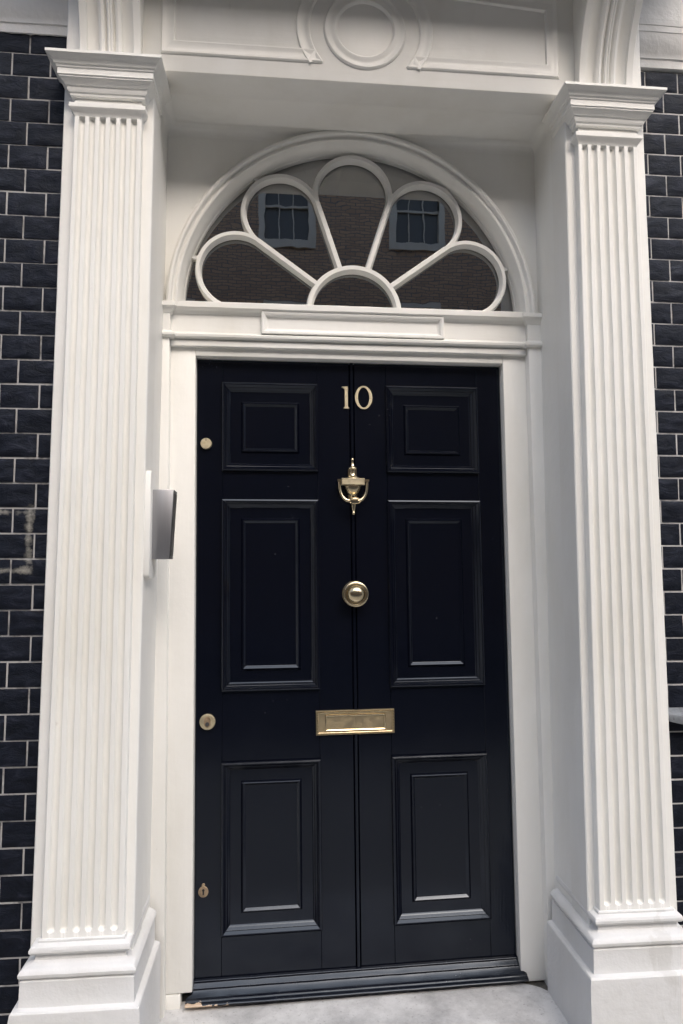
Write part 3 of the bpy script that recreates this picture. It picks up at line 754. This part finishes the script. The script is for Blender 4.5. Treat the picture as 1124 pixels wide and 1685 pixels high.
# ---- knocker
KXc, KY = -0.0020, -0.018
mb = MB(lean)
up_ = [(0.0005, 1.7255), (0.0035, 1.7250), (0.0048, 1.7225), (0.0048, 1.7200), (0.0030, 1.7175), (0.0032, 1.7130), (0.0042, 1.7080), (0.0060, 1.7020), (0.0075, 1.6990), (0.0105, 1.6965), (0.0145, 1.6945), (0.0152, 1.6925), (0.0140, 1.6900), (0.0090, 1.6885), (0.0080, 1.6860), (0.0084, 1.6810), (0.0090, 1.6760), (0.0105, 1.6700), (0.0140, 1.6660), (0.0220, 1.6620), (0.0250, 1.6595),
       (0.0260, 1.6400), (0.0275, 1.6340), (0.0270, 1.6280), (0.0240, 1.6190), (0.0190, 1.6110), (0.0130, 1.6050), (0.0085, 1.6015), (0.0075, 1.5985), (0.0095, 1.5960), (0.0095, 1.5900), (0.0060, 1.5860)]
mb.lathe([(r*1.0, z) for r, z in up_], (KXc+0.0008, KY+0.006, 0), 'z', 28, sy=0.85)
mb.box(-0.016, 0.012, -0.012, 0.002, 1.590, 1.69)
kn = mb.build('knocker', BRASS, door, angle=0.8)
mb = MB(lean); mb.box(-0.0385, 0.0355, -0.034, -0.008, 1.6375, 1.6590)
for k in range(22):
    x = -0.036+0.0695*k/21
    for z in (1.6395, 1.6570): mb.ball((x, -0.034, z), 0.0017, 6, 4)
for k in range(1, 6):
    for x in (-0.0365, 0.0338): mb.ball((x, -0.034, 1.6395+0.0175*k/6), 0.0017, 6, 4)
sub(kn, mb, 'crossbar', SATIN, door, angle=0.8)
mb = MB(lean)
def yoke(s_):
    ctrl = [(0.0450, 1.6510), (0.0450, 1.6400), (0.0440, 1.6250), (0.0415, 1.6120), (0.0370, 1.6010), (0.0300, 1.5920), (0.0220, 1.5865), (0.0130, 1.5850)]
    return [(-0.0015+s_*x, -0.030-0.006*i/7, z) for i, (x, z) in enumerate(ctrl)]
for s_ in (-1, 1):
    mb.tube(yoke(s_), [0.0042, 0.0042, 0.0044, 0.0046, 0.005, 0.0055, 0.006, 0.006], 12)
    mb.box(-0.0015+s_*0.045-0.006, -0.0015+s_*0.045+0.006, -0.036, -0.022, 1.6475, 1.6550)
# oval boss with beaded edge
E_ = 28
oc = (0.0022, -0.036, 1.5853)
rows = [[(oc[0]+rx*math.cos(2*PI*k/E_), y, oc[2]+rz*math.sin(2*PI*k/E_)) for k in range(E_)] for rx, rz, y in ((0.0195, 0.0110, -0.028), (0.0205, 0.0115, -0.036), (0.0195, 0.0105, -0.040), (0.016, 0.0082, -0.0405), (0.008, 0.004, -0.042))]
ids = mb.grid(rows, True); mb.face(ids[-1]); mb.face(ids[0])
for k in range(26): mb.ball((oc[0]+0.0188*math.cos(2*PI*k/26), -0.040, oc[2]+0.0103*math.sin(2*PI*k/26)), 0.0016, 6, 4)
mb.lathe([(0.0085, 1.5745), (0.0075, 1.5690), (0.0062, 1.5610), (0.0045, 1.5530), (0.0035, 1.5505), (0.0048, 1.5480), (0.0050, 1.5440), (0.0030, 1.5410), (0.0003, 1.5405)], (-0.0018, -0.033, 0), 'z', 18)
sub(kn, mb, 'striker_ring', BRASS, door, angle=0.8)

# ---- knob
mb = MB(lean); kc = (0.0022, 0, 1.2880)
mb.lathe([(0.0400, 0.001), (0.0410, -0.004), (0.0395, -0.007), (0.0380, -0.009), (0.0395, -0.012), (0.0405, -0.018), (0.0390, -0.022), (0.0340, -0.026)], kc, 'y', 48)
kb = mb.build('door_knob', BRASSD, door)
mb = MB(lean)
mb.lathe([(0.030, -0.024), (0.0385, -0.028), (0.0400, -0.033), (0.0395, -0.038), (0.0360, -0.0405), (0.0330, -0.0405), (0.0305, -0.0385), (0.0295, -0.0385), (0.0285, -0.0420), (0.0255, -0.0475), (0.0200, -0.0530), (0.0130, -0.0565), (0.006, -0.0580), (0.0005, -0.0583)], kc, 'y', 56)
for k in range(64):
    a = 2*PI*k/64; mb.ball((kc[0]+0.0375*math.cos(a), -0.0385, kc[2]+0.0375*math.sin(a)), 0.0015, 6, 4)
sub(kb, mb, 'knob_face', BRASS, door, angle=0.7)

# ---- letter plate
mb = MB(lean); LX0, LX1, LZ0, LZ1 = -0.1265, 0.1232, 0.8465, 0.9220
mb.sweep(rect(LX0, LX1, LZ0, LZ1), True, [(0, -0.001), (0, 0.006), (0.001, 0.008), (0.0065, 0.0085), (0.0085, 0.0075), (0.009, 0.005), (0.022, 0.0045)], wall_map(0))
ids = [mb.vert(x, -0.0044, z) for x, z in ((LX0+0.020, LZ0+0.015), (LX1-0.020, LZ0+0.015), (LX1-0.020, LZ1-0.015), (LX0+0.020, LZ1-0.015))]; mb.face(ids)
lpl = mb.build('letter_plate', BRASSD, door)
mb = MB(lean)
def rope(x0, z0, x1, z1):
    L_ = math.hypot(x1-x0, z1-z0); n__ = int(L_/0.0046)
    for k in range(n__+1):
        q = k/n__; mb.ball((x0+(x1-x0)*q, -0.0088, z0+(z1-z0)*q), 0.0026, 6, 4, (0.9, 0.8, 1))
rope(LX0+0.004, LZ0+0.004, LX1-0.004, LZ0+0.004); rope(LX0+0.004, LZ1-0.004, LX1-0.004, LZ1-0.004); rope(LX0+0.004, LZ0+0.0086, LX0+0.004, LZ1-0.0086); rope(LX1-0.004, LZ0+0.0086, LX1-0.004, LZ1-0.0086)
sub(lpl, mb, 'rope_border', BRASS, door, angle=0.9)
mb = MB(lean)
mb.sweep(rect(-0.0975, 0.0950, 0.8585, 0.9090), True, [(0, 0.0045), (0.0005, 0.0085), (0.0025, 0.0092), (0.0045, 0.008), (0.0055, 0.003), (0.012, 0.0028), (0.02, 0.0040)], wall_map(0), cap=True)
sub(lpl, mb, 'letter_flap', BRASS, door)

# ---- locks
mb = MB(lean); mb.lathe([(0.0165, 0.001), (0.0178, -0.002), (0.0178, -0.012), (0.0165, -0.0145), (0.0005, -0.0150)], (-0.4712, 0, 1.7682), 'y', 36)
nl = mb.build('night_latch', SATIN, door)
mb = MB(lean); mb.box(-0.4722, -0.4702, -0.0158, -0.0140, 1.7762, 1.7842); sub(nl, mb, 'key_slot', DARK, door)
mb = MB(lean); lc = (-0.4643, 0, 0.8985)
mb.lathe([(0.0240, 0.001), (0.0248, -0.003), (0.0235, -0.008), (0.0215, -0.0092), (0.0120, -0.0080), (0.0005, -0.0075)], lc, 'y', 40)
lk = mb.build('cylinder_lock', SATIN, door)
mb = MB(lean)
def stadium(cx, cz, w_, h_, n__=10):
    r__ = w_/2; pts = []
    for k in range(n__+1): a = PI*k/n__; pts.append((cx+r__*math.cos(a), cz+h_/2-r__+r__*math.sin(a)))
    for k in range(n__+1): a = PI+PI*k/n__; pts.append((cx+r__*math.cos(a), cz-h_/2+r__+r__*math.sin(a)))
    return pts
mb.sweep(stadium(lc[0], lc[2], 0.0195, 0.032), True, [(0, 0.0080), (0.0003, 0.0095), (0.0015, 0.0098), (0.0022, 0.0085), (0.0024, 0.0082)], wall_map(0), cap=True)
sub(lk, mb, 'lock_barrel', BRONZE, door)
mb = MB(lean); mb.lathe([(0.0062, -0.008), (0.0062, -0.0105), (0.0005, -0.0108)], (lc[0], 0, lc[2]-0.0062), 'y', 18); mb.box(lc[0]-0.0010, lc[0]+0.0010, -0.0112, -0.010, lc[2]-0.0108, lc[2]-0.0015, )
sub(lk, mb, 'keyway', PANEL, door)
# pear-shaped keyhole plate
mb = MB(lean)
pc = (-0.4750, 0.3920)
outl = []
for k in range(40):
    a = -PI/2+2*PI*k/40; r__ = 0.0155
    outl.append((pc[0]+r__*math.cos(a), pc[1]+0.0165*math.sin(a)))
mb.sweep(outl, True, [(0, -0.001), (0.0002, 0.0020), (0.0012, 0.0030), (0.006, 0.0030)], wall_map(0), cap=True)
mb.sweep([(pc[0]+0.0052*math.cos(2*PI*k/20), pc[1]+0.0198+0.0052*math.sin(2*PI*k/20)) for k in range(20)], True, [(0, -0.001), (0.0002, 0.0015), (0.0010, 0.0022)], wall_map(0), cap=True)
kp = mb.build('keyhole_plate', BRONZE, door)
mb = MB(lean)
kh = [(pc[0]+0.0040*math.cos(a), pc[1]+0.0050+0.0040*math.sin(a)) for a in [-0.9+(PI+1.8)*k/16 for k in range(17)]]+[(pc[0]-0.0022, pc[1]-0.0085), (pc[0]+0.0022, pc[1]-0.0085)]
prism(kh, -0.0025, -0.0034, mb); sub(kp, mb, 'keyhole', DARK, door)
mb = MB(lean); mb.lathe([(0.0022, -0.0018), (0.0019, -0.0028), (0.0004, -0.003)], (pc[0], 0, pc[1]+0.0200), 'y', 12); sub(kp, mb, 'pin', BRASSD, door)

# ================================================================== ENTRY PANEL
ep = thing('entry_panel', 'wedge shaped brushed steel entry panel fixed inside the left pilaster', 'intercom', (-0.60, -0.25, 1.345))
mb = MB()
zz0, zz1 = 1.345, 1.6405
prof = [(-0.300, zz0+0.012), (-0.296, zz0+0.004), (-0.288, zz0), (-0.215, zz0), (-0.207, zz0+0.004), (-0.203, zz0+0.012), (-0.203, zz1-0.012), (-0.207, zz1-0.004), (-0.215, zz1), (-0.288, zz1), (-0.296, zz1-0.004), (-0.300, zz1-0.012)]
lo = [mb.vert(-0.618, y, z) for y, z in prof]; hi = [mb.vert(-0.5945, y, z) for y, z in prof]
mb.face(hi); mb.face(lo[::-1])
for k in range(len(prof)): mb.face((lo[k], lo[(k+1) % len(prof)], hi[(k+1) % len(prof)], hi[k]))
mb.build('mounting_board', PAINT, ep, bevel=0.002)
mb = MB()
z0, z1 = 1.397, 1.5905
mb.hexa([(-0.5945, -0.270, z0), (-0.5462, -0.270, z0), (-0.5945, -0.205, z0), (-0.5462, -0.205, z0), (-0.5945, -0.270, z1), (-0.5372, -0.270, z1), (-0.5945, -0.205, z1), (-0.5372, -0.205, z1)])
bx = mb.build('housing', STEEL, ep, bevel=0.0012)
mb = MB()
def fx(z): return -0.5462+(z-z0)/(z1-z0)*0.009
for a, c in ((z0+0.010, z1-0.010),):
    mb.hexa([(fx(a)-0.002, -0.262, a), (fx(a)+0.0012, -0.262, a), (fx(a)-0.002, -0.212, a), (fx(a)+0.0012, -0.212, a), (fx(c)-0.002, -0.262, c), (fx(c)+0.0012, -0.262, c), (fx(c)-0.002, -0.212, c), (fx(c)+0.0012, -0.212, c)])
sub(bx, mb, 'button_panel', PANEL, ep)

# ================================================================== DOORSTEP
mb = MB()
edge = [(-0.59, 0.16), (-0.59, -0.62), (0.40, -0.62), (0.597, -0.56), (0.597, -0.20), (0.600, -0.155), (0.597, -0.115), (0.588, -0.085), (0.568, -0.062), (0.545, -0.045), (0.50, -0.02), (0.50, 0.16)]
dense = []
for p, q in zip(edge, edge[1:]+edge[:1]):
    L_ = max(1, int(math.hypot(q[0]-p[0], q[1]-p[1])/0.03))
    for k in range(L_): dense.append((p[0]+(q[0]-p[0])*k/L_, p[1]+(q[1]-p[1])*k/L_))
def sz(x, y): return 0.0795+0.0225*x+0.06*min(0, y+0.02)*0.10-0.004*math.exp(-((x-0.05)**2)/0.08-((y+0.3)**2)/0.06)+0.0015*noise.noise(Vector((x*9, y*9, 3)))
ids = mb.sweep(dense, True, [(0, -0.17), (0, -0.014), (0.003, -0.005), (0.009, -0.0008), (0.016, 0)], lambda a, b_, h: (a+0.002*noise.noise(Vector((a*30, b_*30, 0))), b_+0.002*noise.noise(Vector((a*30, b_*30, 5))), sz(a, b_)+h))
mb.face(ids[-1])
tag(mb.build('doorstep', STEP, None, loc=(0, -0.3, -0.1)), 'worn pale grey stone doorstep with a rounded corner, under the black door', 'doorstep')
mb = MB(); mb.hexa([(-0.64, -0.16, -0.1), (0.64, -0.16, -0.1), (-0.64, 0.06, -0.1), (0.64, 0.06, -0.1), (-0.64, -0.16, 0.050), (0.64, -0.16, 0.080), (-0.64, 0.06, 0.054), (0.64, 0.06, 0.084)])
bed = mb.build('mortar_bed', DIRT, None, loc=(0, -0.05, -0.1)); bed['kind'] = 'structure'

for o in S.objects:
    if 'base' in o: del o['base']
